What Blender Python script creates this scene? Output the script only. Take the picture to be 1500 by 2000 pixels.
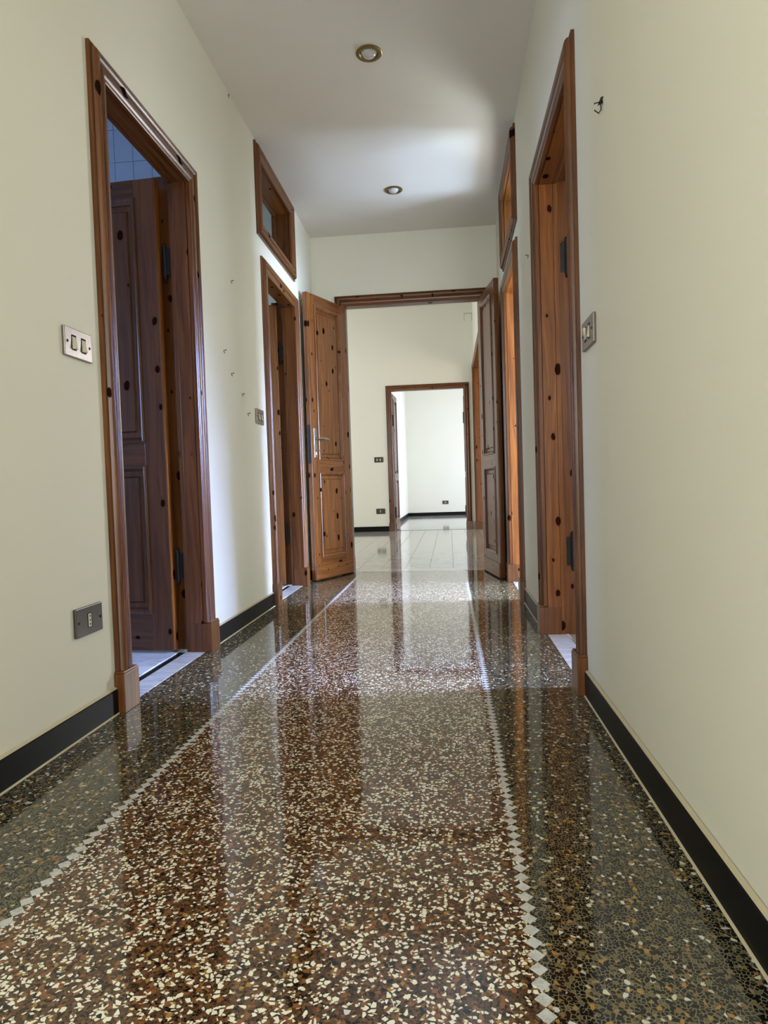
import bpy, bmesh, math, random
from mathutils import Vector, Matrix

# ------------------------------------------------------------------ clear
for o in list(bpy.data.objects):
    bpy.data.objects.remove(o, do_unlink=True)
SC = bpy.context.scene
COL = SC.collection
random.seed(7)

# ------------------------------------------------------------------ camera
CX, CH = 1.12619, 0.72
fw = Vector((-0.10066253, 0.99425015, -0.03651988))
rt = Vector((0.99451585, 0.09950682, -0.03219652))
up = Vector((0.02837742, 0.03956059, 0.99881414))
cam_d = bpy.data.cameras.new('camera')
cam_d.sensor_fit = 'HORIZONTAL'
cam_d.sensor_width = 36.0
cam_d.lens = 36.0 * 1274.17 / 1500.0
cam_d.clip_start = 0.02
cam = bpy.data.objects.new('camera', cam_d)
cam.matrix_world = Matrix(((rt.x, up.x, -fw.x, CX), (rt.y, up.y, -fw.y, 0), (rt.z, up.z, -fw.z, CH), (0, 0, 0, 1)))
COL.objects.link(cam)
SC.camera = cam

# ------------------------------------------------------------------ world, exposure
w = bpy.data.worlds.new('world')
SC.world = w
w.use_nodes = True
w.node_tree.nodes['Background'].inputs[0].default_value = (0.62, 0.78, 1.0, 1)
w.node_tree.nodes['Background'].inputs[1].default_value = 1.0
vs = SC.view_settings
vs.view_transform = 'Standard'
vs.look = 'None'
vs.exposure = 0.1
vs.gamma = 1.0
vs.use_curve_mapping = False

# ------------------------------------------------------------------ daylight at the windows of the rooms, then added fill lamps
def area_lamp(name, loc, facing, sx, sz, power, color, spread=180):
    l = bpy.data.lights.new(name, 'AREA')
    l.shape = 'RECTANGLE'
    l.size, l.size_y = sx, sz
    l.energy = power
    l.color = color
    l.spread = math.radians(spread)
    o = bpy.data.objects.new(name, l)
    o.location = loc
    o.rotation_euler = Vector(facing).to_track_quat('-Z', 'Z').to_euler()
    COL.objects.link(o)
    return o
SKY = (0.66, 0.82, 1.0)
DAY = (0.84, 0.885, 1.0)
area_lamp('daylight_right_far', (4.86, 4.05, 1.12), (-1, 0, 0), 1.4, 2.2, 680, (0.54, 0.70, 1.0))
area_lamp('daylight_right_near', (4.86, 2.62, 1.35), (-1, 0, 0), 0.5, 1.9, 13, (0.55, 0.7, 1.0))
area_lamp('sky_over_right_near', (9.0, 3.1, 2.7), (-1, -0.09, -0.33), 0.35, 2.4, 200, (0.38, 0.52, 1.0), 28)
area_lamp('sky_over_right_far', (9.0, 4.72, 2.7), (-1, -0.03, -0.33), 0.35, 2.4, 150, (0.38, 0.52, 1.0), 28)
area_lamp('daylight_left_near', (-3.12, 2.1, 1.5), (1, 0, 0), 1.0, 1.4, 75, (0.34, 0.48, 1.0))
area_lamp('daylight_left_far', (-3.12, 4.5, 1.5), (1, 0, 0), 0.6, 1.2, 60, (0.5, 0.7, 1.0))
area_lamp('daylight_hall', (-3.3, 8.2, 1.5), (1, 0, 0), 2.0, 2.4, 140, DAY)
area_lamp('daylight_hall_right', (4.86, 9.0, 1.5), (-1, 0, 0), 1.6, 2.2, 110, (1.0, 0.88, 0.7))
area_lamp('daylight_end_room', (4.12, 13.6, 1.3), (-1, 0, 0), 2.4, 2.4, 205, (0.68, 0.76, 1.0))
area_lamp('fill_behind', (0.8, -6.1, 1.5), (0, 1, 0), 1.1, 2.2, 110, (0.96, 0.99, 1.0))  # added lamp behind the viewer, fills the near walls
area_lamp('fill_behind_right', (1.75, -1.3, 1.4), (-1, 0, 0), 1.0, 2.0, 110, (0.96, 0.99, 1.0))  # added lamp at a made-up opening, brightens the near left wall
area_lamp('fill_behind_left', (-0.18, -1.3, 1.4), (1, 0, 0), 1.0, 2.0, 75, (0.96, 0.99, 1.0))  # added mirror of the lamp above, brightens the near right wall
area_lamp('fill_right_far_side', (3.1, 6.50, 1.6), (0, -1, 0), 1.3, 1.4, 190, (0.95, 0.98, 1.0))  # added lamp, brightens the left wall between its doors
area_lamp('fill_right_near_side', (3.2, 0.90, 1.6), (0, 1, 0), 1.1, 1.4, 45, (1.0, 0.985, 0.94))  # added lamp, reaches the middle of the left wall through the door

# ------------------------------------------------------------------ dimensions
W = 1.572          # corridor width
H = 2.8788         # corridor ceiling
E = 5.5838         # end wall of corridor (double door)
F = 10.815         # far wall of the hall behind
G = 16.151         # back wall of the end room
H2 = 3.671         # ceiling of the hall and end room
T = 0.13           # partition thickness
YB = -6.0          # corridor continues behind the camera
RH = 3.2           # side rooms' ceiling

# ------------------------------------------------------------------ node helpers
def srgb(r, g, b):
    f = lambda c: ((c / 255) / 12.92 if c / 255 <= 0.04045 else ((c / 255 + 0.055) / 1.055) ** 2.4)
    return (f(r), f(g), f(b), 1)

class NT:
    def __init__(s, name):
        s.m = bpy.data.materials.new(name)
        s.m.use_nodes = True
        s.t = s.m.node_tree
        s.b = s.t.nodes['Principled BSDF']
    def n(s, typ, **kw):
        nd = s.t.nodes.new(typ)
        for k, v in kw.items():
            if k.startswith('i_'):
                nd.inputs[k[2:].replace('_', ' ')].default_value = v
            else:
                setattr(nd, k, v)
        return nd
    def l(s, a, b):
        s.t.links.new(a, b)
    def math(s, op, a, b=None, clamp=False):
        nd = s.t.nodes.new('ShaderNodeMath')
        nd.operation = op
        nd.use_clamp = clamp
        for i, v in enumerate((a, b)):
            if v is None: continue
            if isinstance(v, (int, float)): nd.inputs[i].default_value = v
            else: s.l(v, nd.inputs[i])
        return nd.outputs[0]
    def mix(s, fac, a, b, blend='MIX'):
        nd = s.t.nodes.new('ShaderNodeMix')
        nd.data_type = 'RGBA'
        nd.blend_type = blend
        for sock, v in ((nd.inputs['Factor'], fac), (nd.inputs['A'], a), (nd.inputs['B'], b)):
            if isinstance(v, (int, float, tuple)): sock.default_value = v
            else: s.l(v, sock)
        return nd.outputs['Result']
    def ramp(s, fac, stops, interp='LINEAR'):
        nd = s.t.nodes.new('ShaderNodeValToRGB')
        cr = nd.color_ramp
        cr.interpolation = interp
        while len(cr.elements) < len(stops): cr.elements.new(0.5)
        for e, (p, c) in zip(cr.elements, stops):
            e.position = p
            e.color = c if len(c) == 4 else (*c, 1)
        s.l(fac, nd.inputs[0])
        return nd.outputs[0]
    def coord(s, scale=(1, 1, 1), kind='Object', loc=(0, 0, 0)):
        tc = s.t.nodes.new('ShaderNodeTexCoord')
        mp = s.t.nodes.new('ShaderNodeMapping')
        mp.inputs['Scale'].default_value = scale
        mp.inputs['Location'].default_value = loc
        s.l(tc.outputs[kind], mp.inputs[0])
        return mp.outputs[0]
    def noise(s, vec, scale, detail=2, rough=0.5):
        nd = s.t.nodes.new('ShaderNodeTexNoise')
        nd.inputs['Scale'].default_value = scale
        nd.inputs['Detail'].default_value = detail
        nd.inputs['Roughness'].default_value = rough
        s.l(vec, nd.inputs['Vector'])
        return nd.outputs['Fac']
    def bump(s, h, strength, dist=0.01):
        nd = s.t.nodes.new('ShaderNodeBump')
        nd.inputs['Strength'].default_value = strength
        nd.inputs['Distance'].default_value = dist
        s.l(h, nd.inputs['Height'])
        s.l(nd.outputs[0], s.b.inputs['Normal'])
    def out(s, col=None, rough=None, **kw):
        if col is not None:
            if isinstance(col, tuple): s.b.inputs['Base Color'].default_value = col
            else: s.l(col, s.b.inputs['Base Color'])
        if rough is not None:
            if isinstance(rough, (int, float)): s.b.inputs['Roughness'].default_value = rough
            else: s.l(rough, s.b.inputs['Roughness'])
        for k, v in kw.items():
            s.b.inputs[k].default_value = v
        return s.m

def plaster(name, c1, c2, bump=0.05):
    t = NT(name)
    v = t.coord()
    n1 = t.noise(v, 1.3, 4, 0.6)
    n2 = t.noise(v, 60, 3, 0.6)
    col = t.mix(t.ramp(n1, [(0.3, (0, 0, 0)), (0.7, (1, 1, 1))]), c1, c2)
    h = t.math('ADD', t.math('MULTIPLY', t.noise(v, 7, 3), 0.9), t.math('MULTIPLY', n2, 0.12))
    t.bump(h, bump, 0.02)
    return t.out(col, 0.75, **{'Specular IOR Level': 0.25})

def wood(name, axis, dark=0.80, kn=0.58):
    """stained knotty pine, grain along axis (0 x, 1 y, 2 z)"""
    t = NT(name)
    oi = t.n('ShaderNodeObjectInfo')
    tc = t.n('ShaderNodeTexCoord')
    sep = t.n('ShaderNodeSeparateXYZ')
    t.l(tc.outputs['Object'], sep.inputs[0])
    x, y, z = sep.outputs
    if axis == 2: a, c = t.math('ADD', x, y), z
    elif axis == 1: a, c = t.math('ADD', x, z), y
    else: a, c = t.math('ADD', z, y), x
    off = t.math('MULTIPLY', oi.outputs['Random'], 37.0)
    kv = t.n('ShaderNodeCombineXYZ')
    t.l(t.math('ADD', a, off), kv.inputs[0])
    t.l(t.math('MULTIPLY', c, 0.62), kv.inputs[1])
    vor = t.n('ShaderNodeTexVoronoi', voronoi_dimensions='2D', feature='F1')
    vor.inputs['Scale'].default_value = 9.5
    t.l(kv.outputs[0], vor.inputs['Vector'])
    rnd = t.n('ShaderNodeSeparateColor')
    t.l(vor.outputs['Color'], rnd.inputs[0])
    # knot radius varies, half of the cells have none
    rad = t.math('MULTIPLY', t.math('POWER', t.math('SUBTRACT', rnd.outputs[0], kn, True), 1.25), 0.17 / (1.02 - kn))
    d = vor.outputs['Distance']
    wob = t.math('MULTIPLY', t.math('SUBTRACT', t.noise(kv.outputs[0], 32, 3), 0.5), 0.13)
    dd = t.math('ADD', d, wob)
    knot = t.math('SUBTRACT', 1.0, t.math('DIVIDE', t.math('SUBTRACT', dd, rad), 0.02, True), True)
    knot = t.math('MULTIPLY', knot, t.math('GREATER_THAN', rad, 0.012))
    halo = t.math('MULTIPLY', t.math('SUBTRACT', 1.0, t.math('DIVIDE', t.math('SUBTRACT', dd, rad), 0.10, True), True),
                  t.math('GREATER_THAN', rad, 0.012))
    # grain, bent round the knots
    sw = t.math('MULTIPLY', t.noise(kv.outputs[0], 2.2, 2), 0.10)
    gx = t.math('ADD', t.math('ADD', a, off), t.math('ADD', sw, t.math('MULTIPLY', halo, 0.012)))
    gv = t.n('ShaderNodeCombineXYZ')
    t.l(t.math('MULTIPLY', gx, 55.0), gv.inputs[0])
    t.l(t.math('MULTIPLY', c, 1.6), gv.inputs[1])
    g1 = t.noise(gv.outputs[0], 1.0, 3, 0.6)
    gv2 = t.n('ShaderNodeCombineXYZ')
    t.l(t.math('MULTIPLY', gx, 260.0), gv2.inputs[0])
    t.l(t.math('MULTIPLY', c, 6.0), gv2.inputs[1])
    g2 = t.noise(gv2.outputs[0], 1.0, 2, 0.5)
    g = t.math('ADD', t.math('MULTIPLY', g1, 0.75), t.math('MULTIPLY', g2, 0.25))
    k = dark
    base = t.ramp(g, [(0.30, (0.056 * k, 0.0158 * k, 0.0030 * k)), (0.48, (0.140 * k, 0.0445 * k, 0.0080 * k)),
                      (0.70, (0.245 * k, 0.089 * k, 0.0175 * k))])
    hv = t.math('ADD', 0.82, t.math('MULTIPLY', oi.outputs['Random'], 0.30))
    hc = t.n('ShaderNodeCombineColor')
    for i in range(3): t.l(hv, hc.inputs[i])
    base = t.mix(1.0, base, hc.outputs[0], 'MULTIPLY')
    base = t.mix(t.math('MULTIPLY', halo, 0.45), base, (0.10 * k, 0.026 * k, 0.006 * k, 1))
    base = t.mix(knot, base, (0.018, 0.006, 0.003, 1))
    t.bump(g, 0.10, 0.002)
    t.l(t.math('MULTIPLY', t.math('SUBTRACT', 1.0, knot), 0.5), t.b.inputs['Specular IOR Level'])
    return t.out(base, 0.30)

WX, WY, WZ = wood('pine_grain_across', 0), wood('pine_grain_along', 1), wood('pine_grain_upright', 2)
LX, LY, LZ = wood('lit_pine_across', 0, 1.5, .25), wood('lit_pine_along', 1, 1.5, .25), wood('lit_pine_upright', 2, 1.5, .25)  # brighter copy of the pine, light on the wood put into its colour
KY, KZ = wood('knotty_pine_along', 1, 0.95, .12), wood('knotty_pine_upright', 2, 0.95, .12)
RX, RZ = wood('lit_leaf_pine_across', 0, 1.2, .22), wood('lit_leaf_pine_upright', 2, 1.2, .22)  # brighter copy for the left double leaf, its light put into the colour
DX, DZ = wood('shaded_pine_across', 0, 0.6), wood('shaded_pine_upright', 2, 0.6)  # darker copy for the first left leaf, shade put into the colour
M_WALL = plaster('cream_plaster', (0.75, 0.728, 0.605, 1), (0.77, 0.750, 0.63, 1))
M_CEIL = plaster('white_plaster', (0.74, 0.70, 0.61, 1), (0.76, 0.72, 0.635, 1), 0.03)
M_ROOM = plaster('plain_plaster', (0.70, 0.68, 0.60, 1), (0.74, 0.72, 0.66, 1))

def terrazzo(name, border):
    t = NT(name)
    tc = t.n('ShaderNodeTexCoord')
    pos = tc.outputs['Object']
    nz = t.n('ShaderNodeTexNoise')
    nz.inputs['Scale'].default_value = 45
    t.l(pos, nz.inputs['Vector'])
    wv = t.n('ShaderNodeVectorMath', operation='MULTIPLY_ADD')
    t.l(nz.outputs['Color'], wv.inputs[0])
    wv.inputs[1].default_value = (0.006, 0.006, 0)
    t.l(pos, wv.inputs[2])
    def cells(scale, off, sy=1.0):
        mp = t.n('ShaderNodeMapping')
        mp.inputs['Location'].default_value = (off, off * 1.7, 0)
        mp.inputs['Scale'].default_value = (scale, scale * sy, 0)
        t.l(wv.outputs[0], mp.inputs[0])
        a = t.n('ShaderNodeTexVoronoi', voronoi_dimensions='2D', feature='F1')
        b = t.n('ShaderNodeTexVoronoi', voronoi_dimensions='2D', feature='DISTANCE_TO_EDGE')
        for v in (a, b):
            v.inputs['Scale'].default_value = 1.0
            t.l(mp.outputs[0], v.inputs['Vector'])
        sc = t.n('ShaderNodeSeparateColor')
        t.l(a.outputs['Color'], sc.inputs[0])
        return sc.outputs[0], sc.outputs[1], b.outputs['Distance']
    def step(r, lo, hi):
        return t.math('MULTIPLY', t.math('GREATER_THAN', r, lo), t.math('LESS_THAN', r, hi))
    def inside(e, thr):
        return t.math('DIVIDE', t.math('SUBTRACT', e, thr), 0.03, True)
    patch = t.noise(pos, 9, 3)
    if not border:
        r, r2, e = cells(230, 3.1)
        col = t.ramp(r, [(0.0, (0.010, 0.007, 0.005)), (0.24, (0.060, 0.030, 0.016)), (0.50, (0.115, 0.056, 0.026)),
                         (0.72, (0.200, 0.088, 0.034)), (0.90, (0.045, 0.022, 0.012)), (0.965, (0.62, 0.52, 0.32))], 'CONSTANT')
        col = t.mix(inside(e, 0.05), (0.13, 0.078, 0.038, 1), col)
        r, r2, e = cells(125, 11.3, 0.9)
        m = t.math('MULTIPLY', step(r, 0.0, 0.30), inside(e, 0.07))
        c = t.ramp(r, [(0.0, (0.008, 0.006, 0.005)), (0.08, (0.25, 0.100, 0.034)), (0.19, (0.10, 0.042, 0.018)), (0.27, (0.36, 0.20, 0.04))], 'CONSTANT')
        col = t.mix(m, col, c)
        r, r2, e = cells(172, 5.7, 1.1)
        m = t.math('MULTIPLY', step(r, 0.0, 0.17), inside(e, 0.10))
        col = t.mix(m, col, (0.82, 0.78, 0.62, 1))
        r, r2, e = cells(110, 23.9, 1.0)
        thr = t.math('ADD', 0.14, t.math('MULTIPLY', t.math('SUBTRACT', 0.5, patch), 0.55))
        m = t.math('MULTIPLY', t.math('LESS_THAN', r, t.math('ADD', 0.205, t.math('MULTIPLY', t.math('SUBTRACT', patch, 0.5), 0.5))), inside(e, 0.15))
        c = t.mix(t.math('GREATER_THAN', r2, 0.95), (0.86, 0.83, 0.69, 1), (0.66, 0.67, 0.67, 1))
        col = t.mix(m, col, c)
    else:
        r, r2, e = cells(160, 3.1)
        col = t.ramp(r, [(0.0, (0.006, 0.006, 0.005)), (0.68, (0.13, 0.105, 0.05)), (0.82, (0.03, 0.028, 0.02)), (0.93, (0.30, 0.19, 0.07)),
                         (0.965, (0.50, 0.47, 0.36))], 'CONSTANT')
        col = t.mix(inside(e, 0.085), (0.185, 0.163, 0.095, 1), col)
        r, r2, e = cells(122, 15.3, 0.9)
        m = t.math('MULTIPLY', step(r, 0.0, 0.42), inside(e, 0.11))
        c = t.ramp(r, [(0.0, (0.005, 0.005, 0.005)), (0.19, (0.38, 0.20, 0.045)), (0.235, (0.20, 0.13, 0.05)), (0.29, (0.010, 0.010, 0.008)), (0.375, (0.62, 0.57, 0.43)), (0.405, (0.6, 0.61, 0.58))], 'CONSTANT')
        col = t.mix(m, col, c)
    h = t.noise(pos, 5, 2)
    t.bump(h, 0.06, 0.006)
    sm = t.noise(pos, 3.5, 4, 0.6)
    return t.out(col, t.ramp(sm, [(0.3, (0.045,) * 3), (0.75, (0.085,) * 3)]), **{'Specular IOR Level': 0.8})
M_TERR = terrazzo('red_terrazzo', False)
M_BORD = terrazzo('dark_terrazzo', True)

def marble(name, c1, c2, rough=0.08, vein=(0.3, 2.2, 1), scale=3.0):
    t = NT(name)
    oi = t.n('ShaderNodeObjectInfo')
    tc = t.n('ShaderNodeTexCoord')
    mp = t.n('ShaderNodeMapping')
    mp.inputs['Scale'].default_value = vein
    t.l(tc.outputs['Object'], mp.inputs[0])
    ad = t.n('ShaderNodeVectorMath', operation='ADD')
    t.l(mp.outputs[0], ad.inputs[0])
    t.l(t.math('MULTIPLY', oi.outputs['Random'], 3.0), ad.inputs[1])
    n1 = t.noise(ad.outputs[0], scale, 6, 0.65)
    n2 = t.noise(ad.outputs[0], scale * 2.3, 5, 0.7)
    v = t.math('ABSOLUTE', t.math('SUBTRACT', n2, 0.5))
    col = t.mix(t.ramp(n1, [(0.35, (0, 0, 0)), (0.65, (1, 1, 1))]), c1, c2)
    col = t.mix(t.ramp(v, [(0.0, (0.55,) * 3), (0.03, (0, 0, 0))]), col, tuple(x * 0.45 for x in c1[:3]) + (1,))
    return t.out(col, rough, **{'Specular IOR Level': 0.55})
M_MARB = marble('grey_marble', (0.50, 0.49, 0.47, 1), (0.62, 0.61, 0.58, 1))
M_HALL = marble('veined_floor_marble', (0.40, 0.38, 0.34, 1), (0.52, 0.50, 0.46, 1), 0.07)
M_MOSA = marble('white_mosaic_marble', (0.52, 0.52, 0.50, 1), (0.66, 0.66, 0.64, 1), 0.10, (1, 1, 1), 30)
M_TILE = marble('white_floor_tile', (0.62, 0.64, 0.66, 1), (0.70, 0.72, 0.74, 1), 0.12)

def flat(name, col, rough=0.5, metal=0.0, var=0.15, scale=20, spec=0.5):
    t = NT(name)
    v = t.coord()
    n = t.noise(v, scale, 3)
    c2 = tuple(max(0, x * (1 - var)) for x in col[:3]) + (1,)
    return t.out(t.mix(n, col, c2), rough, Metallic=metal, **{'Specular IOR Level': spec})
M_BLACK = flat('black_skirting_stone', (0.0055, 0.0055, 0.0055, 1), 0.4, 0, 0.3, 20, 0.12)
M_GROUT = flat('pale_caulk', (0.55, 0.48, 0.32, 1), 0.8)
M_JOINT = flat('dark_joint', (0.10, 0.09, 0.075, 1), 0.7)
M_TJOINT = flat('grey_joint', (0.30, 0.33, 0.36, 1), 0.7)
M_BTILE = flat('grey_wall_tile', (0.34, 0.42, 0.48, 1), 0.3, 0, 0.1)
M_IRON = flat('black_iron', (0.010, 0.009, 0.009, 1), 0.45, 0.4)
M_BRONZE = flat('bronze_plate', (0.30, 0.26, 0.235, 1), 0.36, 0.9, 0.35, 60)
M_BRONZE2 = flat('darker_bronze_plate', (0.24, 0.205, 0.18, 1), 0.3, 0.85, 0.3, 60)  # darker copy of the bronze, for the right switch
M_BROWN = flat('brown_plastic_plate', (0.050, 0.036, 0.027, 1), 0.30, 0, 0.15)
M_CREAMP = flat('ivory_plastic', (0.62, 0.57, 0.43, 1), 0.4, 0, 0.05)
M_HOLE = flat('dark_hole', (0.004, 0.004, 0.004, 1), 0.8)
M_NICKEL = flat('satin_nickel', (0.50, 0.47, 0.42, 1), 0.3, 1.0, 0.1)
M_BRASS = flat('old_brass', (0.30, 0.21, 0.07, 1), 0.32, 0.9, 0.3, 50)
M_LOCK = flat('blue_steel', (0.035, 0.038, 0.055, 1), 0.35, 0.8)
M_BULB = flat('frosted_bulb_glass', (0.55, 0.55, 0.52, 1), 0.12, 0, 0.08)
M_DIRT = flat('wall_mark', (0.30, 0.22, 0.10, 1), 0.9)

def glass():
    t = NT('clear_pane')
    out = t.t.nodes['Material Output']
    tr = t.n('ShaderNodeBsdfTransparent')
    tr.inputs[0].default_value = (0.93, 0.95, 0.95, 1)
    gl = t.n('ShaderNodeBsdfGlossy')
    gl.inputs['Roughness'].default_value = 0.02
    fr = t.n('ShaderNodeFresnel')
    fr.inputs[0].default_value = 1.45
    mx = t.n('ShaderNodeMixShader')
    geo = t.n('ShaderNodeNewGeometry')
    t.l(t.math('MULTIPLY', fr.outputs[0], t.math('SUBTRACT', 1.0, geo.outputs['Backfacing'])), mx.inputs[0])
    t.l(tr.outputs[0], mx.inputs[1])
    t.l(gl.outputs[0], mx.inputs[2])
    t.l(mx.outputs[0], out.inputs[0])
    return t.m
M_GLASS = glass()

# ------------------------------------------------------------------ mesh helpers
ID = lambda s, d, z: Vector((s, d, z))
class MB:
    def __init__(s):
        s.v, s.f, s.mi = [], [], []
    def poly(s, pts, faces, mi=0):
        k = len(s.v)
        s.v += [Vector(p) for p in pts]
        for f in faces:
            s.f.append([k + i for i in f])
            s.mi.append(mi)
    def box(s, a, b, mp=ID, mi=0):
        (x0, y0, z0), (x1, y1, z1) = a, b
        p = [mp(x, y, z) for z in (z0, z1) for y in (y0, y1) for x in (x0, x1)]
        s.poly(p, [(0, 1, 3, 2), (4, 5, 7, 6), (0, 1, 5, 4), (2, 3, 7, 6), (0, 2, 6, 4), (1, 3, 7, 5)], mi)
        return s
    def frustum(s, a, b, inset, axis_front, mp=ID):
        """box whose front face (at d = axis_front end b) is inset"""
        (x0, y0, z0), (x1, y1, z1) = a, b
        p = [mp(x0, y0, z0), mp(x1, y0, z0), mp(x1, y0, z1), mp(x0, y0, z1),
             mp(x0 + inset, y1, z0 + inset), mp(x1 - inset, y1, z0 + inset), mp(x1 - inset, y1, z1 - inset), mp(x0 + inset, y1, z1 - inset)]
        s.poly(p, [(0, 1, 2, 3), (4, 5, 6, 7), (0, 1, 5, 4), (1, 2, 6, 5), (2, 3, 7, 6), (3, 0, 4, 7)])
        return s
    def loft(s, rings, cap=True):
        n = len(rings[0])
        k = len(s.v)
        for r in rings: s.v += [Vector(p) for p in r]
        for i in range(len(rings) - 1):
            for j in range(n):
                a, b = k + i * n + j, k + i * n + (j + 1) % n
                s.f.append([a, b, b + n, a + n]); s.mi.append(0)
        if cap:
            s.f.append([k + j for j in range(n)]); s.mi.append(0)
            s.f.append([k + (len(rings) - 1) * n + j for j in range(n)]); s.mi.append(0)
        return s
    def tube(s, pts, r, n=10, cap=True):
        pts = [Vector(p) for p in pts]
        rings = []
        prev = None
        for i, p in enumerate(pts):
            t = (pts[min(i + 1, len(pts) - 1)] - pts[max(i - 1, 0)]).normalized()
            if prev is None:
                u = t.orthogonal().normalized()
            else:
                u = (prev - t * prev.dot(t)).normalized()
            prev = u
            v = t.cross(u)
            rr = r[i] if isinstance(r, (list, tuple)) else r
            rings.append([p + (u * math.cos(a) + v * math.sin(a)) * rr for a in (2 * math.pi * j / n for j in range(n))])
        return s.loft(rings, cap)
    def lathe(s, prof, n=32, c=(0, 0, 0)):
        c = Vector(c)
        rings = [[c + Vector((r * math.cos(2 * math.pi * j / n), r * math.sin(2 * math.pi * j / n), z)) for j in range(n)] for r, z in prof]
        return s.loft(rings, False)
    def build(s, name, mats, parent=None, base=None, smooth=None, bevel=0):
        base = Vector(base) if base is not None else Vector((0, 0, 0))
        me = bpy.data.meshes.new(name)
        me.from_pydata([tuple(v - base) for v in s.v], [], s.f)
        mats = mats if isinstance(mats, (list, tuple)) else [mats]
        for m in mats: me.materials.append(m)
        for p, i in zip(me.polygons, s.mi): p.material_index = i
        bm = bmesh.new()
        bm.from_mesh(me)
        bmesh.ops.remove_doubles(bm, verts=bm.verts, dist=1e-6)
        bmesh.ops.recalc_face_normals(bm, faces=bm.faces)
        bm.to_mesh(me)
        bm.free()
        if smooth:
            for p in me.polygons: p.use_smooth = True
            me.set_sharp_from_angle(angle=math.radians(smooth))
        o = bpy.data.objects.new(name, me)
        COL.objects.link(o)
        if parent is not None:
            o.parent = parent
        elif base.length:
            o.location = base
        if bevel:
            md = o.modifiers.new('bevel', 'BEVEL')
            md.width = bevel
            md.segments = 2
            md.limit_method = 'ANGLE'
        return o

def tag(o, label, cat=None, group=None, kind=None):
    if label: o['label'] = label
    if cat: o['category'] = cat
    if group: o['group'] = group
    if kind: o['kind'] = kind
    return o
def empty(name, loc, rot=0, parent=None):
    o = bpy.data.objects.new(name, None)
    o.empty_display_size = 0.1
    o.location = loc
    o.rotation_euler = (0, 0, rot)
    if parent: o.parent = parent
    COL.objects.link(o)
    return o
def struct(o, label, cat):
    return tag(o, label, cat, kind='structure')

# maps (s along the wall, d into the wall, z) -> world
mapL = lambda s, d, z: Vector((-d, s, z))
mapR = lambda s, d, z: Vector((W + d, s, z))
mapE = lambda s, d, z: Vector((s, E + d, z))
mapF = lambda s, d, z: Vector((s, F + d, z))
mapG = lambda s, d, z: Vector((s, G + d, z))

def holed_wall(mp, s0, s1, z0, z1, holes, d0, d1):
    ss = sorted({s0, s1, *[h[i] for h in holes for i in (0, 1)]})
    zz = sorted({z0, z1, *[h[i] for h in holes for i in (2, 3)]})
    ss = [s for s in ss if s0 <= s <= s1]
    zz = [z for z in zz if z0 <= z <= z1]
    solid = lambda i, j: 0 <= i < len(ss) - 1 and 0 <= j < len(zz) - 1 and not any(
        h[0] < (ss[i] + ss[i + 1]) / 2 < h[1] and h[2] < (zz[j] + zz[j + 1]) / 2 < h[3] for h in holes)
    b = MB()
    for i in range(len(ss) - 1):
        for j in range(len(zz) - 1):
            if not solid(i, j): continue
            a0, a1, c0, c1 = ss[i], ss[i + 1], zz[j], zz[j + 1]
            q = lambda *p: b.poly([mp(*x) for x in p], [(0, 1, 2, 3)])
            q((a0, d0, c0), (a1, d0, c0), (a1, d0, c1), (a0, d0, c1))
            q((a0, d1, c0), (a1, d1, c0), (a1, d1, c1), (a0, d1, c1))
            if not solid(i - 1, j): q((a0, d0, c0), (a0, d1, c0), (a0, d1, c1), (a0, d0, c1))
            if not solid(i + 1, j): q((a1, d0, c0), (a1, d1, c0), (a1, d1, c1), (a1, d0, c1))
            if not solid(i, j - 1): q((a0, d0, c0), (a1, d0, c0), (a1, d1, c0), (a0, d1, c0))
            if not solid(i, j + 1): q((a0, d0, c1), (a1, d0, c1), (a1, d1, c1), (a0, d1, c1))
    return b

# ------------------------------------------------------------------ door and window openings (clear: s0, s1, top)
CW = 0.090
L1 = (2.143, 2.848, 2.108)
L2 = (4.096, 4.846, 2.094)
R1 = (2.321, 3.134, 2.100)
R2 = (4.103, 4.850, 2.104)
TL = (4.038, 4.812, 2.388, 2.770)
TR = (4.090, 4.850, 2.376, 2.762)
DE = (0.285, 1.405, 2.277)
DF = (0.212, 1.397, 2.315)
R3 = (7.94, 10.70, 2.61)
def hole(o, l=0.065):
    return (o[0] - l, o[1] + l, -1, o[2] + l) if len(o) == 3 else (o[0] - .02, o[1] + .02, o[2] - .02, o[3] + .02)

# ------------------------------------------------------------------ shell: corridor
struct(holed_wall(mapL, YB, E, 0, RH, [hole(L1), hole(L2), hole(TL), (-1.85, -0.75, 0.35, 2.45)], 0, T).build('wall_left', M_WALL),  # last hole added to let a fill lamp in
       'cream left corridor wall with two pine doors and a transom window', 'wall')
struct(holed_wall(mapR, YB, E, 0, RH, [hole(R1), hole(R2), hole(TR), (-1.85, -0.75, 0.35, 2.45)], 0, T).build('wall_right', M_WALL),  # last hole added to let a fill lamp in
       'cream right corridor wall with two pine doors and black picture hook', 'wall')
struct(holed_wall(mapE, -T, W + T, 0, RH + 0.6, [hole(DE)], 0, T).build('wall_end', M_WALL),
       'cream end wall of corridor above the open double door', 'wall')
struct(holed_wall(lambda s, d, z: Vector((s, YB - d, z)), -T, W + T, 0, RH, [(0.25, 1.35, 0.4, 2.6)], 0, T).build('wall_back', M_WALL),  # hole added for the fill lamp behind the viewer
       'cream wall closing the corridor behind the viewer', 'wall')
struct(MB().box((0, YB, H), (W, E, H + 0.05)).build('ceiling', M_CEIL), 'white corridor ceiling with two recessed brass spotlights', 'ceiling')

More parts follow.
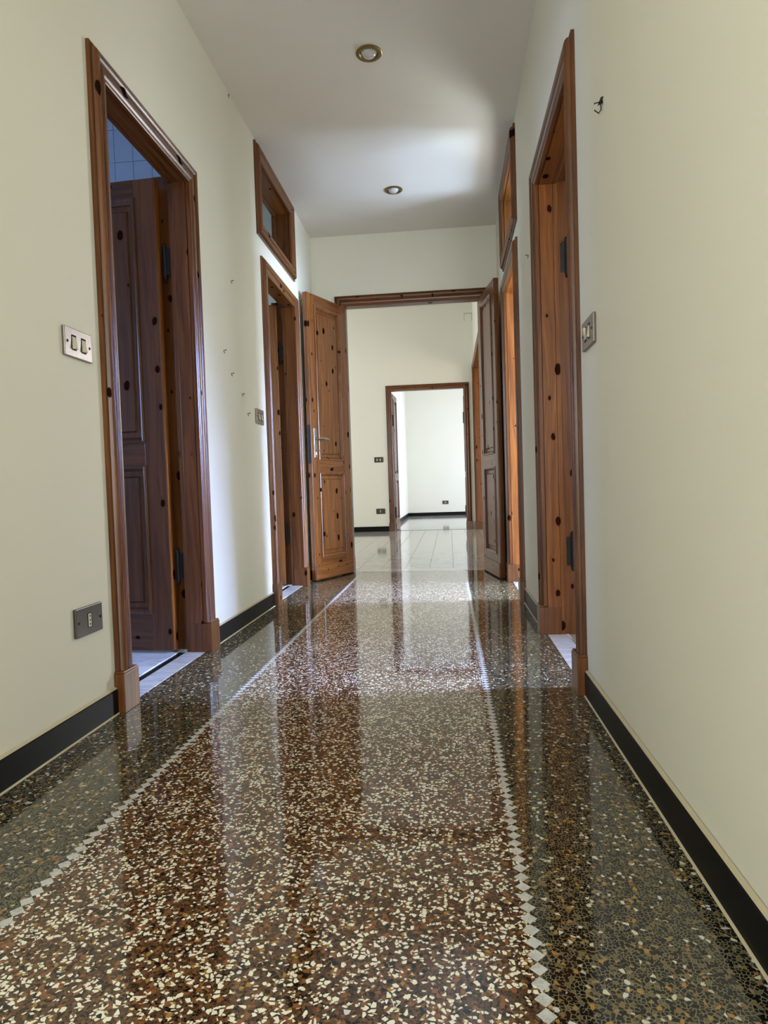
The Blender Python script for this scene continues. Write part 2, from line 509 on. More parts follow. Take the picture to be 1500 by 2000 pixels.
# corridor floor: red terrazzo field, dark terrazzo borders
XL, XR = 0.352, 1.2375
fl = MB()
for x0, x1, mi in ((-0.02, XL, 1), (XL, XR, 0), (XR, W + 0.02, 1)):
    fl.box((x0, YB, -0.05), (x1, E + 0.02, 0.0), mi=mi)
floor = fl.build('floor', [M_TERR, M_BORD])
struct(floor, 'polished terrazzo corridor floor, red field between dark borders and white mosaic lines', 'floor')
# mosaic lines of white marble squares set on their corners
hd = 0.0143
tm = MB()
tm.poly([(hd * .96, 0, .0004), (0, hd * .96, .0004), (-hd * .96, 0, .0004), (0, -hd * .96, .0004), (hd, 0, -.002), (0, hd, -.002), (-hd, 0, -.002), (0, -hd, -.002)],
        [(0, 1, 2, 3), (0, 1, 5, 4), (1, 2, 6, 5), (2, 3, 7, 6), (3, 0, 4, 7)])
first = None
rest = MB()
ys = [0.70 + 0.02865 * i for i in range(170)]
for i, y in enumerate(ys):
    for x in (XL, XR):
        jx, jy = random.uniform(-.0008, .0008), random.uniform(-.0006, .0006)
        if i < 148:
            if first is None:
                first = tm.build('mosaic_tile', M_MOSA, floor)
                o = first
            else:
                o = first.copy()
                COL.objects.link(o)
            o.location = (x + jx, y + jy, 0)
            o.rotation_euler = (0, 0, random.uniform(-.05, .05))
        else:
            rest.poly([v + Vector((x, y, 0)) for v in tm.v], tm.f)
tag(rest.build('mosaic_line', M_MOSA, floor), None, kind='stuff')

# ------------------------------------------------------------------ shell: hall behind and end room
struct(holed_wall(mapF, -3.35, W + 0.2, 0, H2, [hole(DF)], 0, 0.15).build('wall_far', M_WALL),
       'cream far wall of the hall seen through the double door', 'wall')
struct(holed_wall(mapR, E + T, F, 0, H2, [hole(R3)], 0, 0.2).build('wall_hall_right', M_WALL),
       'cream right wall of the hall beside the tall doorway', 'wall')
struct(holed_wall(lambda s, d, z: Vector((-3.2 - d, s, z)), E, F, 0, H2, [(7.2, 9.2, 0.3, 2.7)], 0, 0.15).build('wall_hall_left', M_WALL),
       'cream left wall of the hall with its window', 'wall')
struct(MB().box((-3.2, E + T, H2), (W, F, H2 + 0.05)).build('ceiling_hall', M_CEIL), 'white ceiling of the hall above the far wall', 'ceiling')
struct(MB().box((-3.2, E - 0.01, H - 0.2), (-T, E + T, H2)).build('wall_hall_near', M_WALL), 'cream wall of the hall beside the double door', 'wall')
struct(MB().box((-3.2, E - 0.01, 0), (-T, E + T, H - 0.2)).build('wall_hall_near.001', M_WALL), 'cream lower wall of the hall beside the double door', 'wall')
struct(MB().box((0.10, G, 0), (4.0, G + 0.15, H2)).build('wall_end_room', M_WALL), 'bright cream back wall of the end room with a socket', 'wall')
struct(MB().box((-0.05, F + 0.15, 0), (0.10, G + 0.15, H2)).build('wall_end_room_left', M_WALL), 'bright cream left wall of the end room', 'wall')
struct(holed_wall(lambda s, d, z: Vector((4.0 + d, s, z)), F + 0.15, G + 0.15, 0, H2, [(12.4, 14.8, 0.1, 2.5)], 0, 0.15).build('wall_end_room_right', M_WALL),
       'cream window wall of the end room', 'wall')
struct(MB().box((W + 0.2, F, 0), (4.0, F + 0.15, H2)).build('wall_end_room_near', M_WALL), 'cream near wall of the end room', 'wall')
struct(MB().box((0.10, F + 0.15, H2), (4.0, G, H2 + 0.05)).build('ceiling_end_room', M_CEIL), 'white ceiling of the end room', 'ceiling')

# hall floor: veined stone tiles with dark joints
hf = MB().box((-3.2, E + 0.02, -0.05), (W + 0.2, F + 0.1, -0.0025)).build('floor_hall', M_JOINT)
struct(hf, 'pale veined stone tile floor of the hall', 'floor')
tw, tl = 0.2115, 0.423
proto_t = None
others = MB()
for i in range(-16, 5):
    for j in range(12):
        x0 = 0.72 + tw * i
        x1 = x0 + tw - 0.0028
        y0 = E + T + 0.02 + tl * j
        y1 = min(y0 + tl - 0.0015, F + 0.07)
        x1 = min(x1, W + 0.05)
        if x1 <= x0: continue
        if i >= -3 and j < 11 and x1 - x0 > 0.2:
            if proto_t is None:
                proto_t = MB().box((0, 0, -0.02), (x1 - x0, y1 - y0, 0)).build('floor_tile', M_HALL, hf)
                o = proto_t
            else:
                o = proto_t.copy()
                COL.objects.link(o)
            o.location = (x0, y0, 0)
        else:
            others.box((x0, y0, -0.02), (x1, y1, 0))
tag(others.build('floor_tiling', M_HALL, hf), None, kind='stuff')
# end room floor with pale inlay lines
ef = MB().box((0.0, F + 0.1, -0.05), (4.0, G, 0.0)).build('floor_end_room', M_HALL)
struct(ef, 'polished stone floor of the end room with pale lines', 'floor')
for x in (0.50, 0.56, 0.62, 0.69):
    MB().box((x, F + 0.6, -0.01), (x + 0.022, G - 0.5, 0.0006)).build('inlay_strip', M_MOSA, ef)

# ------------------------------------------------------------------ shell: side rooms
def room(tagname, x0, x1, y0, y1, h, win, side, mats=(M_ROOM, M_ROOM, M_ROOM), label='', near_fill_gap=None, far_fill_gap=None):
    """plain room beyond a side door; win = (y0, y1, z0, z1) on the outer wall"""
    xo = x1 if side > 0 else x0
    mp = lambda s, d, z: Vector((xo + side * d, s, z))
    struct(holed_wall(mp, y0, y1, 0, h, [win], 0, 0.12).build('wall_' + tagname + '_outer', mats[0]), 'plain window wall of the ' + label, 'wall')
    struct(holed_wall(lambda s, d, z: Vector((s, y0 - d, z)), x0, x1, 0, h, [near_fill_gap] if near_fill_gap else [], 0, 0.06).build('wall_' + tagname + '_near', mats[0]), 'plain near wall of the ' + label, 'wall')
    struct(holed_wall(lambda s, d, z: Vector((s, y1 + d, z)), x0, x1, 0, h, [far_fill_gap] if far_fill_gap else [], 0, 0.06).build('wall_' + tagname + '_far', mats[1]), 'plain far wall of the ' + label, 'wall')
    struct(MB().box((x0, y0, h), (x1, y1, h + 0.05)).build('ceiling_' + tagname, M_CEIL), 'white ceiling of the ' + label, 'ceiling')
    wn = empty('window_' + tagname, mp((win[0] + win[1]) / 2, 0.06, win[2]))
    b = wn.location
    fr = MB()
    a0, a1, c0, c1 = win
    k = .06 if a1 - a0 > .7 else .025
    bars = [((a0, 0.03, c0), (a0 + k, .09, c1)), ((a1 - k, 0.03, c0), (a1, .09, c1)), ((a0, 0.03, c0), (a1, .09, c0 + k)), ((a0, 0.03, c1 - k), (a1, .09, c1))]
    if a1 - a0 > .7: bars.append((((a0 + a1) / 2 - .03, 0.03, c0), ((a0 + a1) / 2 + .03, .09, c1)))
    for q in bars:
        fr.box(q[0], q[1], mp)
    fr.build('window_frame', M_CREAMP, wn, b)
    struct(wn, 'white window of the ' + label, 'window')
room('left_room', -3.0, -T, 1.0, 3.95, RH, (1.6, 2.6, 0.8, 2.2), -1, label='white tiled left room')
room('left_far_room', -3.0, -T, 4.08, E - 0.02, RH, (4.2, 4.8, 0.9, 2.1), -1, label='dim second left room')
room('right_room', W + T, 4.75, 1.0, 3.21, RH, (2.3, 2.905, 0.3, 2.4), 1, label='first right room', near_fill_gap=(2.6, 3.8, 0.85, 2.35))  # opening in the near wall added for a fill lamp
room('right_far_room', W + T, 4.75, 3.335, 6.4, RH, (3.35, 4.75, 0.02, 2.22), 1, label='sunny second right room', far_fill_gap=(2.4, 3.8, 0.85, 2.35))  # opening in the far wall added for a fill lamp
room('hall_side_room', W + 0.2, 4.75, 6.6, F - 0.08, H2, (8.2, 9.8, 0.4, 2.6), 1, label='room right of the hall')
# floors of the side rooms
struct(MB().box((-3.0, 4.02, -0.05), (-T, E, 0)).build('floor_left_far_room', M_TILE), 'pale tile floor of the second left room', 'floor')
M_RF = marble('warm_floor', (0.34, 0.26, 0.18, 1), (0.42, 0.33, 0.24, 1), 0.2)
struct(MB().box((W + 0.1, 1.0, -0.05), (4.75, 3.24, -0.002)).build('floor_right_room', M_RF), 'brown floor of the first right room', 'floor')
struct(MB().box((W + 0.1, 3.24, -0.05), (4.75, 6.5, -0.002)).build('floor_right_far_room', M_RF), 'brown floor of the second right room', 'floor')
struct(MB().box((W + 0.2, 6.5, -0.05), (4.75, F, -0.002)).build('floor_hall_side_room', M_HALL), 'stone floor of the room right of the hall', 'floor')
lf = MB().box((-3.0, 1.0, -0.05), (-0.127, 4.02, -0.003)).build('floor_left_room', M_TJOINT)
struct(lf, 'white tile floor seen through the first left door', 'floor')
pt = None
for i in range(9):
    for j in range(9):
        if pt is None:
            pt = MB().box((0, 0, -0.02), (0.309, 0.309, 0.001)).build('floor_tile', M_TILE, lf)
            o = pt
        else:
            o = pt.copy()
            COL.objects.link(o)
        o.location = (-0.44 - 0.312 * (i), 1.244 + 0.312 * (j), 0)
# grey tiles high on the far wall of the left room
wt = bpy.data.objects['wall_left_room_far']
pt = None
for i in range(12):
    for j in range(8):
        if pt is None:
            pt = MB().box((0, -0.006, 0), (0.117, 0.002, 0.197)).build('wall_tile', M_BTILE, wt)
            o = pt
        else:
            o = pt.copy()
            COL.objects.link(o)
        o.location = (-0.40 - 0.12 * i, 3.95, 2.991 - 0.2 * j)

# ------------------------------------------------------------------ skirting
BH, BT = 0.083, 0.012
def skirting(name, mp, s0, s1, label, caulk=True, mat=M_BLACK):
    base = mp((s0 + s1) / 2, 0, 0)
    b = MB()
    prof = [(0, 0), (-BT, 0), (-BT, BH - .003), (-BT + .003, BH), (0, BH)]
    b.loft([[mp(s, d, z) for d, z in prof] for s in (s0, s1)])
    o = b.build(name, mat, None, base)
    struct(o, label, 'baseboard')
    if caulk:
        c = MB()
        c.loft([[mp(s, d, z) for d, z in ((0, BH), (-BT + .002, BH), (-.002, BH + .006))] for s in (s0, s1)])
        c.loft([[mp(s, d, z) for d, z in ((-BT, 0), (-BT - .004, 0), (-BT, .004))] for s in (s0, s1)])
        c.build('caulk_line', M_GROUT, o, base)
    return o
skirting('baseboard_left', mapL, YB, 2.044, 'black skirting along the left wall, in front of the first left door')
skirting('baseboard_left.001', mapL, 2.95, 3.998, 'black skirting on the left wall between its two doors')
skirting('baseboard_left.002', mapL, 4.945, E, 'short black skirting behind the open left leaf')
skirting('baseboard_right', mapR, YB, 2.222, 'black skirting along the right wall, in front of the first right door')
skirting('baseboard_right.001', mapR, 3.233, 4.004, 'black skirting on the right wall between its two doors')
skirting('baseboard_right.002', mapR, 4.95, E, 'short black skirting behind the open right leaf')
skirting('baseboard_hall', mapF, -3.2, 0.115, 'black skirting on the far hall wall left of the doorway', False)
skirting('baseboard_end_room', mapG, 0.10, 4.0, 'black skirting on the back wall of the end room', False)
skirting('baseboard_end_room_left', lambda s, d, z: Vector((0.10 - d, s, z)), F + 0.15, G, 'black skirting on the left wall of the end room', False)
skirting('baseboard_hall_right', lambda s, d, z: Vector((W + d, s, z)), E + T, R3[0] - 0.1, 'black skirting on the right hall wall', False)

# ------------------------------------------------------------------ joinery
CAS = [(CW, 0.004), (CW, -.012), (.083, -.014), (.080, -.009), (.077, -.010), (.075, -.022), (.070, -.028), (.063, -.031), (.055, -.029),
       (.049, -.024), (.045, -.021), (.043, -.016), (.040, -.016), (.038, -.022), (.031, -.026), (.022, -.025), (.015, -.021),
       (.011, -.018), (.004, -.018), (0, -.015), (0, 0.004)]
def casing(mp, o, sides, zb, parent, base, wv, wh):
    s0, s1 = o[0], o[1]
    z0, z1 = (0, o[2]) if len(o) == 3 else (o[2], o[3])
    mk = lambda rings, m: MB().loft(rings).build('casing', m, parent, base, smooth=35)
    lo = (lambda u: zb) if 'B' not in sides else (lambda u: z0 - u)
    if 'L' in sides: mk([[mp(s0 - u, v, lo(u)) for u, v in CAS], [mp(s0 - u, v, z1 + u) for u, v in CAS]], wv)
    if 'R' in sides: mk([[mp(s1 + u, v, lo(u)) for u, v in CAS], [mp(s1 + u, v, z1 + u) for u, v in CAS]], wv)
    if 'T' in sides: mk([[mp(s0 - u, v, z1 + u) for u, v in CAS], [mp(s1 + u, v, z1 + u) for u, v in CAS]], wh)
    if 'B' in sides: mk([[mp(s0 - u, v, z0 - u) for u, v in CAS], [mp(s1 + u, v, z0 - u) for u, v in CAS]], wh)

def doorway(name, mp, o, wh, label, depth=T, sill=None, zb=0.13, sides='LRT', reb=.058, lin=None):
    """casing, plinths, linings of a doorway; returns the root"""
    s0, s1, zt = o
    base = mp((s0 + s1) / 2, 0, 0)
    root = empty(name, base)
    LV, LH = lin or (WZ, wh)
    struct(root, label, 'door')
    casing(mp, o, sides, zb, root, base, WZ, wh)
    for sd, s in ((-1, s0), (1, s1)):
        b = MB()
        q = lambda u, v, z: mp(s + sd * u, v, z)
        b.frustum((-.004, 0.004, 0), (CW + .009, -.036, zb), 0.0, 0, q)
        b.frustum((0, 0.004, zb), (CW + .006, -.034, zb + .008), 0.0, 0, q)
        b.box((-.005, 0.0, 0), (0.012, depth * .5, zb), q)
        b.build('plinth', WZ, root, base, bevel=0.002)
        b = MB()
        b.box((0, 0, 0), (.065, depth * .50, zt), q)
        b.box((.0015, depth * .51, 0), (.065, depth * .66, zt), q)
        b.build('jamb_lining', LV, root, base, bevel=0.0015)
        MB().box((reb, depth * .66, 0), (.065, depth + .05, zt + reb), q).build('rebate', WZ, root, base)
    b = MB()
    b.box((s0 - .065, 0, zt), (s1 + .065, depth * .50, zt + .065), mp)
    b.box((s0 - .065, depth * .51, zt + .0015), (s1 + .065, depth * .66, zt + .065), mp)
    b.build('head_lining', LH, root, base, bevel=0.0015)
    MB().box((s0 - .065, depth * .66, zt + reb), (s1 + .065, depth, zt + .065), mp).build('head_rebate', wh, root, base)
    if sill:
        MB().box((s0 + .004, sill[0], -.03), (s1 - .004, sill[1], .0015), mp).build('threshold', M_MARB, root, base)
    return root, base

def leaf(root, base, hinge, direc, width, zb, zt, mid=(0.855, 0.964), kick=0.118, flip=1, wood=None, stile=0.10, th=0.038):
    """panelled leaf. local x runs from the hinge to the free edge, y = 0 is the shown face, +y*flip the back."""
    ang = math.atan2(direc[1], direc[0])
    VZ, VX = wood or (WZ, WX)
    mp = lambda x, y, z: Vector((x, y * flip, z - zb))
    m = MB()
    lz0, lz1 = 0.185, mid[0]
    uz0, uz1 = mid[1], zt - 0.085
    m.box((0, 0, zb), (stile, th, zt), mp)
    m.box((width - stile, 0, zb), (width, th, zt), mp)
    lf_ = m.build('leaf', VZ, root, bevel=0.002)
    lf_.location = Vector(hinge) + Vector((0, 0, zb)) - base
    lf_.rotation_euler = (0, 0, ang)
    for a, b in ((zb, lz0), (mid[0], mid[1]), (uz1, zt)):
        MB().box((stile, 0.0005, a), (width - stile, th - .0005, b), mp).build('rail', VX, lf_)
    MB().box((.004, -.009, zb), (width - .004, 0.001, kick), mp).build('kick_board', VX, lf_, bevel=0.002)
    x0, x1 = stile, width - stile
    for a, b in ((lz0, lz1), (uz0, uz1)):
        p = MB().box((x0 - .004, .013, a - .004), (x1 + .004, th - .013, b + .004), mp)
        p.frustum((x0 + .036, .013, a + .045), (x1 - .036, .005, b - .045), 0.007, 0, mp)
        p.frustum((x0 + .036, th - .013, a + .045), (x1 - .036, th - .005, b - .045), 0.007, 0, mp)
        p.build('panel', VZ, lf_)
        for side in (0, 1):
            yy = (lambda v: v) if side == 0 else (lambda v: th - v)
            pr = [(-.006, .0005), (-.005, -.006), (.002, -.009), (.008, -.007), (.012, -.001), (.018, .004), (.022, .012), (.022, .0135), (-.006, .0135)]
            mm = MB()
            ring = lambda cx, cz, sx, sz: [mp(cx + sx * u, yy(v), cz + sz * u) for u, v in pr]
            for q in ((ring(x0, a, 1, 1), ring(x1, a, -1, 1)), (ring(x1, a, -1, 1), ring(x1, b, -1, -1)),
                      (ring(x1, b, -1, -1), ring(x0, b, 1, -1)), (ring(x0, b, 1, -1), ring(x0, a, 1, 1))):
                mm.loft(list(q))
            mm.build('panel_moulding', VZ, lf_, smooth=40)
    return lf_, mp

def hinge(lf_, mp, z, zb, x=-0.006, y=0.0, ln=0.15, r=0.010):
    b = MB()
    b.tube([mp(x, y, z - ln / 2), mp(x, y, z + ln / 2)], r, 10)
    b.tube([mp(x, y, z + ln / 2), mp(x, y, z + ln / 2 + .012), mp(x, y, z + ln / 2 + .02)], [r * .8, r * .9, r * .2], 10)
    b.tube([mp(x, y, z - ln / 2 - .02), mp(x, y, z - ln / 2 - .012), mp(x, y, z - ln / 2)], [r * .2, r * .9, r * .8], 10)
    b.box((x - .028, y - .002, z - ln * .45), (x + .002, y + .004, z + ln * .45), mp)
    tag(b.build('hinge', M_IRON, lf_, smooth=40), 'black iron hinge')

# --- first left door
d1, b1 = doorway('door_1', mapL, L1, WY, 'first left doorway, pine leaf in shaded colour swung into a white tiled room', sill=(0, .09))
MB().box((L1[0] - .01, .09, -.03), (L1[1] + .01, .127, -.0035), mapL).build('threshold_groove', M_BLACK, d1, b1)
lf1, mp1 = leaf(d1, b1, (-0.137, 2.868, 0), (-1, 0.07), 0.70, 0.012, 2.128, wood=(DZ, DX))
for z in (0.395, 1.765): hinge(lf1, mp1, z, 0, x=-.022, y=.008, ln=.13)
MB().box((-.0016, .001, .013), (.0, .037, 2.127), mp1).build('lit_edge_strip', LZ, lf1)  # added strip, its lighter colour stands for light and wear on the edge
# --- second left door
d2, b2 = doorway('door_2', mapL, L2, WY, 'second left doorway under the transom, leaf swung inward', sill=(0, .09))
MB().box((L2[0] - .01, .09, -.03), (L2[1] + .01, .127, -.0035), mapL).build('threshold_groove', M_BLACK, d2, b2)
lf2, mp2 = leaf(d2, b2, (-0.137, 4.868, 0), (-1, -0.28), 0.74, 0.012, 2.114)
for z in (0.395, 1.765): hinge(lf2, mp2, z, 0, x=-.020, y=.008, ln=.13)
MB().box((-.0016, .001, .013), (.0, .037, 2.113), mp2).build('lit_edge_strip', LZ, lf2)  # added strip, the light on this leaf edge put into its colour
# --- first right door
d3, b3 = doorway('door_3', mapR, R1, WY, 'first right doorway with knotty pine jamb and white marble threshold', sill=(0, .09), reb=.013, lin=(KZ, KY))
lf3, mp3 = leaf(d3, b3, (W + 0.137, 3.158, 0), (1, 0.0), 0.80, 0.012, 2.12, flip=1)
for z in (0.395, 1.765): hinge(lf3, mp3, z, 0, x=-.010, y=-.012, ln=.15)
# --- second right door
d4, b4 = doorway('door_4', mapR, R2, WY, 'second right doorway with sunlit orange jamb beside the right leaf', sill=(0, .09), lin=(LZ, LY))  # lining in the brighter pine copy, light put into the colour
lf4, mp4 = leaf(d4, b4, (W + 0.137, 4.872, 0), (0.75, 1), 0.74, 0.012, 2.124, flip=1)
# --- double door at the end of the corridor
d5, b5 = doorway('door_5', mapE, DE, WX, 'open double door of orange pine at the end of the corridor', sill=(-.01, T + .02))
lw = 0.555
lf5, mp5 = leaf(d5, b5, (0.285, 5.545, 0), (-0.225, -0.515), lw, 0.010, 2.265, flip=-1, wood=(RZ, RX))
lf6, mp6 = leaf(d5, b5, (1.405, 5.545, 0), (0.092, -0.552), lw, 0.010, 2.265, flip=1)
lf5['label'] = 'left leaf with nickel lever handle'
lf6['label'] = 'right leaf folded against the wall, in shade'
for l_, m_ in ((lf5, mp5), (lf6, mp6)):
    for z in (0.35, 1.15, 1.95): hinge(l_, m_, z, 0, x=-.008, y=0.045, ln=.12, r=.008)
# handle set on the left leaf
hx = lw - 0.052
def z5(z): return z
hp = MB().box((hx - .019, -.006, .978), (hx + .019, 0.001, 1.208), mp5).build('handle_plate', M_NICKEL, lf5, bevel=.002)
hb = MB()
hb.tube([mp5(hx, 0, 1.128), mp5(hx, -.045, 1.128)], .008, 10)
hb.tube([mp5(hx + .004, -.045, 1.128), mp5(hx - .03, -.047, 1.129), mp5(hx - .085, -.047, 1.126), mp5(hx - .128, -.044, 1.123)], [.009, .0085, .0095, .007], 10)
hb.build('lever_handle', M_NICKEL, lf5, smooth=40)
kb = MB()
kb.tube([mp5(hx, 0, 1.036), mp5(hx, -.03, 1.036)], .005, 8)
kb.tube([mp5(hx + .003, -.03, 1.036), mp5(hx - .032, -.032, 1.036)], [.006, .0045], 8)
kb.tube([mp5(hx - .002, -.005, 1.0), mp5(hx - .002, -.0065, 1.02)], .004, 8)
kb.build('thumb_turn', M_NICKEL, lf5, smooth=40)
hb = MB()
hb.tube([mp5(hx, .038, 1.11), mp5(hx, .038 + .05, 1.11)], .007, 8)
hb.tube([mp5(hx, .088, 1.11), mp5(hx - .10, .09, 1.11)], .008, 8)
hb.build('back_lever', M_NICKEL, lf5, smooth=40)
MB().box((lw - .001, .006, .93), (lw + .002, .032, 1.235), mp5).build('lock_plate', M_LOCK, lf5)
hk = MB()
ring = [mp5(lw - .028 + .010 * math.cos(a), .068, .965 + .010 * math.sin(a)) for a in [2 * math.pi * i / 12 for i in range(13)]]
hk.tube(ring, .0028, 8)
hk.tube([mp5(lw - .028, .068, .955), mp5(lw - .024, .066, .92), mp5(lw - .020, .063, .885), mp5(lw - .016, .058, .876), mp5(lw - .016, .056, .869), mp5(lw - .018, .066, .866), mp5(lw - .02, .074, .868)], .0032, 8)
hk.tube([mp5(lw - .028, .037, .975), mp5(lw - .028, .069, .975)], .003, 8)
tag(hk.build('cabin_hook', M_BRASS, lf5, smooth=50), 'small brass hook hanging behind the leaf')
# --- doorway of the end room
d6, b6 = doorway('door_6', mapF, DF, WX, 'far doorway of the hall opening to the bright end room', depth=.15)
lf7, mp7 = leaf(d6, b6, (DF[0] + .003, F + .165, 0), (0.045, 1), 0.58, 0.010, 2.30, flip=1)
lf8, mp8 = leaf(d6, b6, (DF[1] + .004, F + .165, 0), (0.03, 1), 0.58, 0.010, 2.30, flip=-1)
for l_, m_ in ((lf7, mp7), (lf8, mp8)):
    for z in (0.30, 1.85): hinge(l_, m_, z, 0, x=-.010, y=-.008, ln=.15, r=.011)
# --- tall doorway on the right of the hall
d7, b7 = doorway('door_7', mapR, R3, WY, 'tall doorway on the right of the hall behind the right leaf', depth=.2, sill=(0, .12), lin=(LZ, LY))  # lining in the brighter pine copy, light put into the colour

# ------------------------------------------------------------------ transom windows
def transom(name, mp, o, label):
    s0, s1, z0, z1 = o
    base = mp((s0 + s1) / 2, 0, z0)
    root = empty(name, base)
    struct(root, label, 'window')
    casing(mp, o, 'LRTB', 0, root, base, WZ, WY)
    for a, b, m in (((s0 - .02, 0, z0), (s0, T, z1), WZ), ((s1, 0, z0), (s1 + .02, T, z1), WZ),
                    ((s0 - .02, 0, z0 - .02), (s1 + .02, T, z0), WY), ((s0 - .02, 0, z1), (s1 + .02, T, z1 + .02), WY)):
        MB().box(a, b, mp).build('reveal_board', m, root, base)
    sf = MB()
    k = .012
    for a, b in (((s0, T - .03, z0), (s0 + k, T - .005, z1)), ((s1 - k, T - .03, z0), (s1, T - .005, z1)), ((s0, T - .03, z0), (s1, T - .005, z0 + k)), ((s0, T - .03, z1 - k), (s1, T - .005, z1))):
        sf.box(a, b, mp)
    s = sf.build('sash', WY, root, base)
    MB().box((s0 + k * .5, T - .019, z0 + k * .5), (s1 - k * .5, T - .015, z1 - k * .5), mp).build('pane', M_GLASS, root, base)
transom('window_1', mapL, TL, 'pine framed transom window high on the left wall, dark inside')
transom('window_2', mapR, TR, 'pine framed transom window high on the right wall, sunlit reveal')

# ------------------------------------------------------------------ wall plates
def plate(kind, name, mp, s, z, mat, label, group=None, n=2, flipv=(1, 1), w=.148, h=.088, th=.010):
    base = mp(s, 0, z)
    root = empty(name, base)
    tag(root, label, 'light switch' if kind == 'switch' else 'power socket', group)
    q = lambda a, d, c: mp(s + a, -d, z + c)
    p = MB()
    p.frustum((-w / 2, 0, -h / 2), (w / 2, th, h / 2), 0.0, 0, q)
    p.build('cover_plate', mat, root, base, bevel=.0025)
    for sx in (-1, 1):
        sc = MB()
        sc.tube([q(sx * w * .405, th - .002, 0), q(sx * w * .405, th + .0012, 0)], .0042, 12)
        sc.build('screw', M_HOLE, root, base)
    if kind == 'switch':
        for k, sx in enumerate((-.026, .026)):
            MB().box((sx - .0125, th - .001, -.023), (sx + .0125, th + .0008, .023), q).build('switch_recess', M_HOLE, root, base)
            f = flipv[k]
            r = MB()
            r.poly([q(sx - .0095, th, -.020), q(sx + .0095, th, -.020), q(sx + .0095, th, .020), q(sx - .0095, th, .020),
                    q(sx - .0095, th + .004 + .004 * f, -.019), q(sx + .0095, th + .004 + .004 * f, -.019), q(sx + .0095, th + .004 - .004 * f + .0005, .019), q(sx - .0095, th + .004 - .004 * f + .0005, .019)],
                   [(0, 1, 2, 3), (4, 5, 6, 7), (0, 1, 5, 4), (1, 2, 6, 5), (2, 3, 7, 6), (3, 0, 4, 7)])
            r.build('rocker', M_CREAMP, root, base)
    else:
        MB().box((-.012, th - .001, -.022), (.012, th + .0008, .022), q).build('socket_recess', M_HOLE, root, base)
        ins = MB().box((-.0095, th - .001, -.020), (.006, th + .0018, .020), q).build('socket_insert', M_CREAMP, root, base)
        for c in (-.0125, 0, .0125):
            MB().tube([q(-.0018, th, c), q(-.0018, th + .0024, c)], .0030, 10).build('pin_hole', M_HOLE, ins)
        for o in ins.children:
            o.data.transform(Matrix.Translation(-base))
    return root
plate('switch', 'light_switch', mapL, 1.914, 1.189, M_BRONZE, 'bronze double light switch left of the first left door', flipv=(1, 1))
plate('socket', 'power_socket', mapL, 1.901, .343, M_BROWN, 'brown power socket low on the left wall, above the skirting')
plate('switch', 'light_switch', mapL, 3.845, 1.172, M_BRONZE, 'small bronze double light switch beside the second left door', flipv=(1, 1))
plate('switch', 'light_switch', mapR, 2.083, 1.178, M_BRONZE2, 'bronze double light switch on the right wall', flipv=(1, -1), w=.16)
plate('switch', 'light_switch', mapF, -.029, 1.194, M_BROWN, 'tiny brown double switch on the far hall wall', flipv=(1, 1))
plate('socket', 'power_socket', mapF, -.023, .337, M_BROWN, 'tiny brown socket below the switch on the far hall wall')
plate('socket', 'power_socket', mapG, 1.022, .323, M_BROWN, 'tiny brown socket on the back wall of the bright end room')

# ------------------------------------------------------------------ recessed spotlights
def spot(x, y, label):
    root = empty('recessed_spotlight', (x, y, H))
    tag(root, label, 'spotlight', 'recessed brass spotlights in the corridor ceiling')
    r = MB()
    r.lathe([(.065, 0), (.0655, -.003), (.062, -.006), (.050, -.007), (.045, -.005), (.042, .0), (.041, .012), (.040, .02)], 40)
    r.build('trim_ring', M_BRASS, root, smooth=50)
    MB().lathe([(.0415, -.002), (.040, -.001), (.0392, .02)], 32).build('inner_collar', M_HOLE, root, smooth=50)
    b = MB()
    b.lathe([(.0005, -.022), (.010, -.0212), (.020, -.0188), (.028, -.0145), (.034, -.008), (.0372, -.001), (.037, .01), (.030, .02)], 32)
    b.build('bulb', M_BULB, root, smooth=60)
spot(.790, 3.302, 'nearer recessed spotlight, brass ring with unlit frosted bulb')
spot(.784, 4.805, 'farther recessed spotlight, brass ring over the bluish lit ceiling')

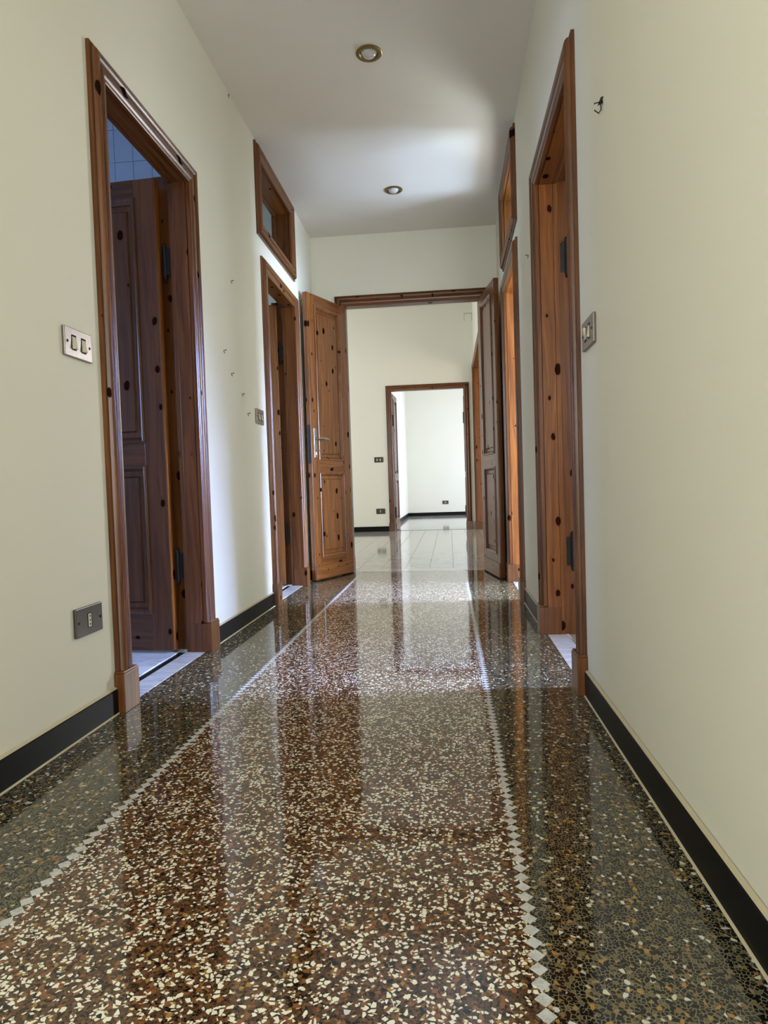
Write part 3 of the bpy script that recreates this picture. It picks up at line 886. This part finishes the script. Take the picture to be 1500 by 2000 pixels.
# ------------------------------------------------------------------ hooks and nails in the walls
hk = empty('picture_hook', (W, 1.867, 1.748))
tag(hk, 'black bent wire picture hook on the upper right wall', 'hook')
b = MB()
b.tube([(-.001, 0, .016), (-.006, -.001, .004), (-.007, -.001, -.008), (-.006, 0, -.018), (-.012, .003, -.026), (-.022, .008, -.014)], .0017, 8)
b.build('hook_wire', M_IRON, hk)
b = MB()
b.poly([(-.003, .003, .018), (-.010, .012, .001), (-.002, -.004, -.003), (-.005, .005, .018), (-.0125, .014, .0), (-.0045, -.002, -.004)],
       [(0, 1, 2), (3, 4, 5), (0, 1, 4, 3), (1, 2, 5, 4), (2, 0, 3, 5)])
b.build('hook_plate', M_IRON, hk)
b = MB()
b.tube([(0.002, .006, .008), (-.020, .012, .006)], .0016, 8)
b.tube([(-.020, .012, .006), (-.0215, .0124, .0058)], .0032, 8)
b.build('hook_pin', M_IRON, hk)
def nail(mp, s, z, label, ln=.012, r=.0022):
    base = mp(s, 0, z)
    root = empty('wall_nail', base)
    tag(root, label, 'nail', 'old nails left in the corridor walls')
    b = MB()
    b.tube([mp(s, .004, z) - base, mp(s, -ln, z + .002) - base], r * .7, 8)
    b.tube([mp(s, -ln, z + .002) - base, mp(s, -ln - .002, z + .0024) - base], r * 1.6, 8)
    b.build('shank', M_IRON, root)
    b = MB()
    b.tube([mp(s, -.001, z) - base, mp(s, -.003, z - .010) - base, mp(s + .002, -.006, z - .013) - base], r * .7, 8)
    b.build('clip', M_IRON, root)
nail(mapL, 3.423, 1.848, 'topmost nail on the left wall between the doors')
nail(mapL, 3.264, 1.448, 'nail on the left wall nearest the first left door')
nail(mapL, 3.370, 1.349, 'third nail down on the left wall between the doors')
nail(mapL, 3.539, 1.265, 'fourth nail down on the left wall, left of the small switch')
nail(mapL, 3.628, 1.167, 'lowest nail on the left wall, beside the small switch')
nail(mapL, 3.50, 2.862, 'nail at the top of the left wall under the ceiling', .006)
nail(mapR, 3.522, 1.912, 'nail on the right wall between its two doors')
# faint outline of an old junction box high on the far hall wall
jb = empty('junction_outline', (1.508, F, 3.46))
tag(jb, 'faint outline of a covered junction box high on the far hall wall', 'junction box')
b = MB()
for a, c in (((-.066, .055), (.060, .062)), ((-.066, -.062), (-.061, .062)), ((.056, -.062), (.061, .062))):
    b.box((a[0], -.0015, a[1]), (c[0], .002, c[1]))
b.build('outline', M_DIRT, jb)
b = MB().box((-.058, -.001, -.058), (.054, .002, .053)).build('cover', M_WALL, jb)
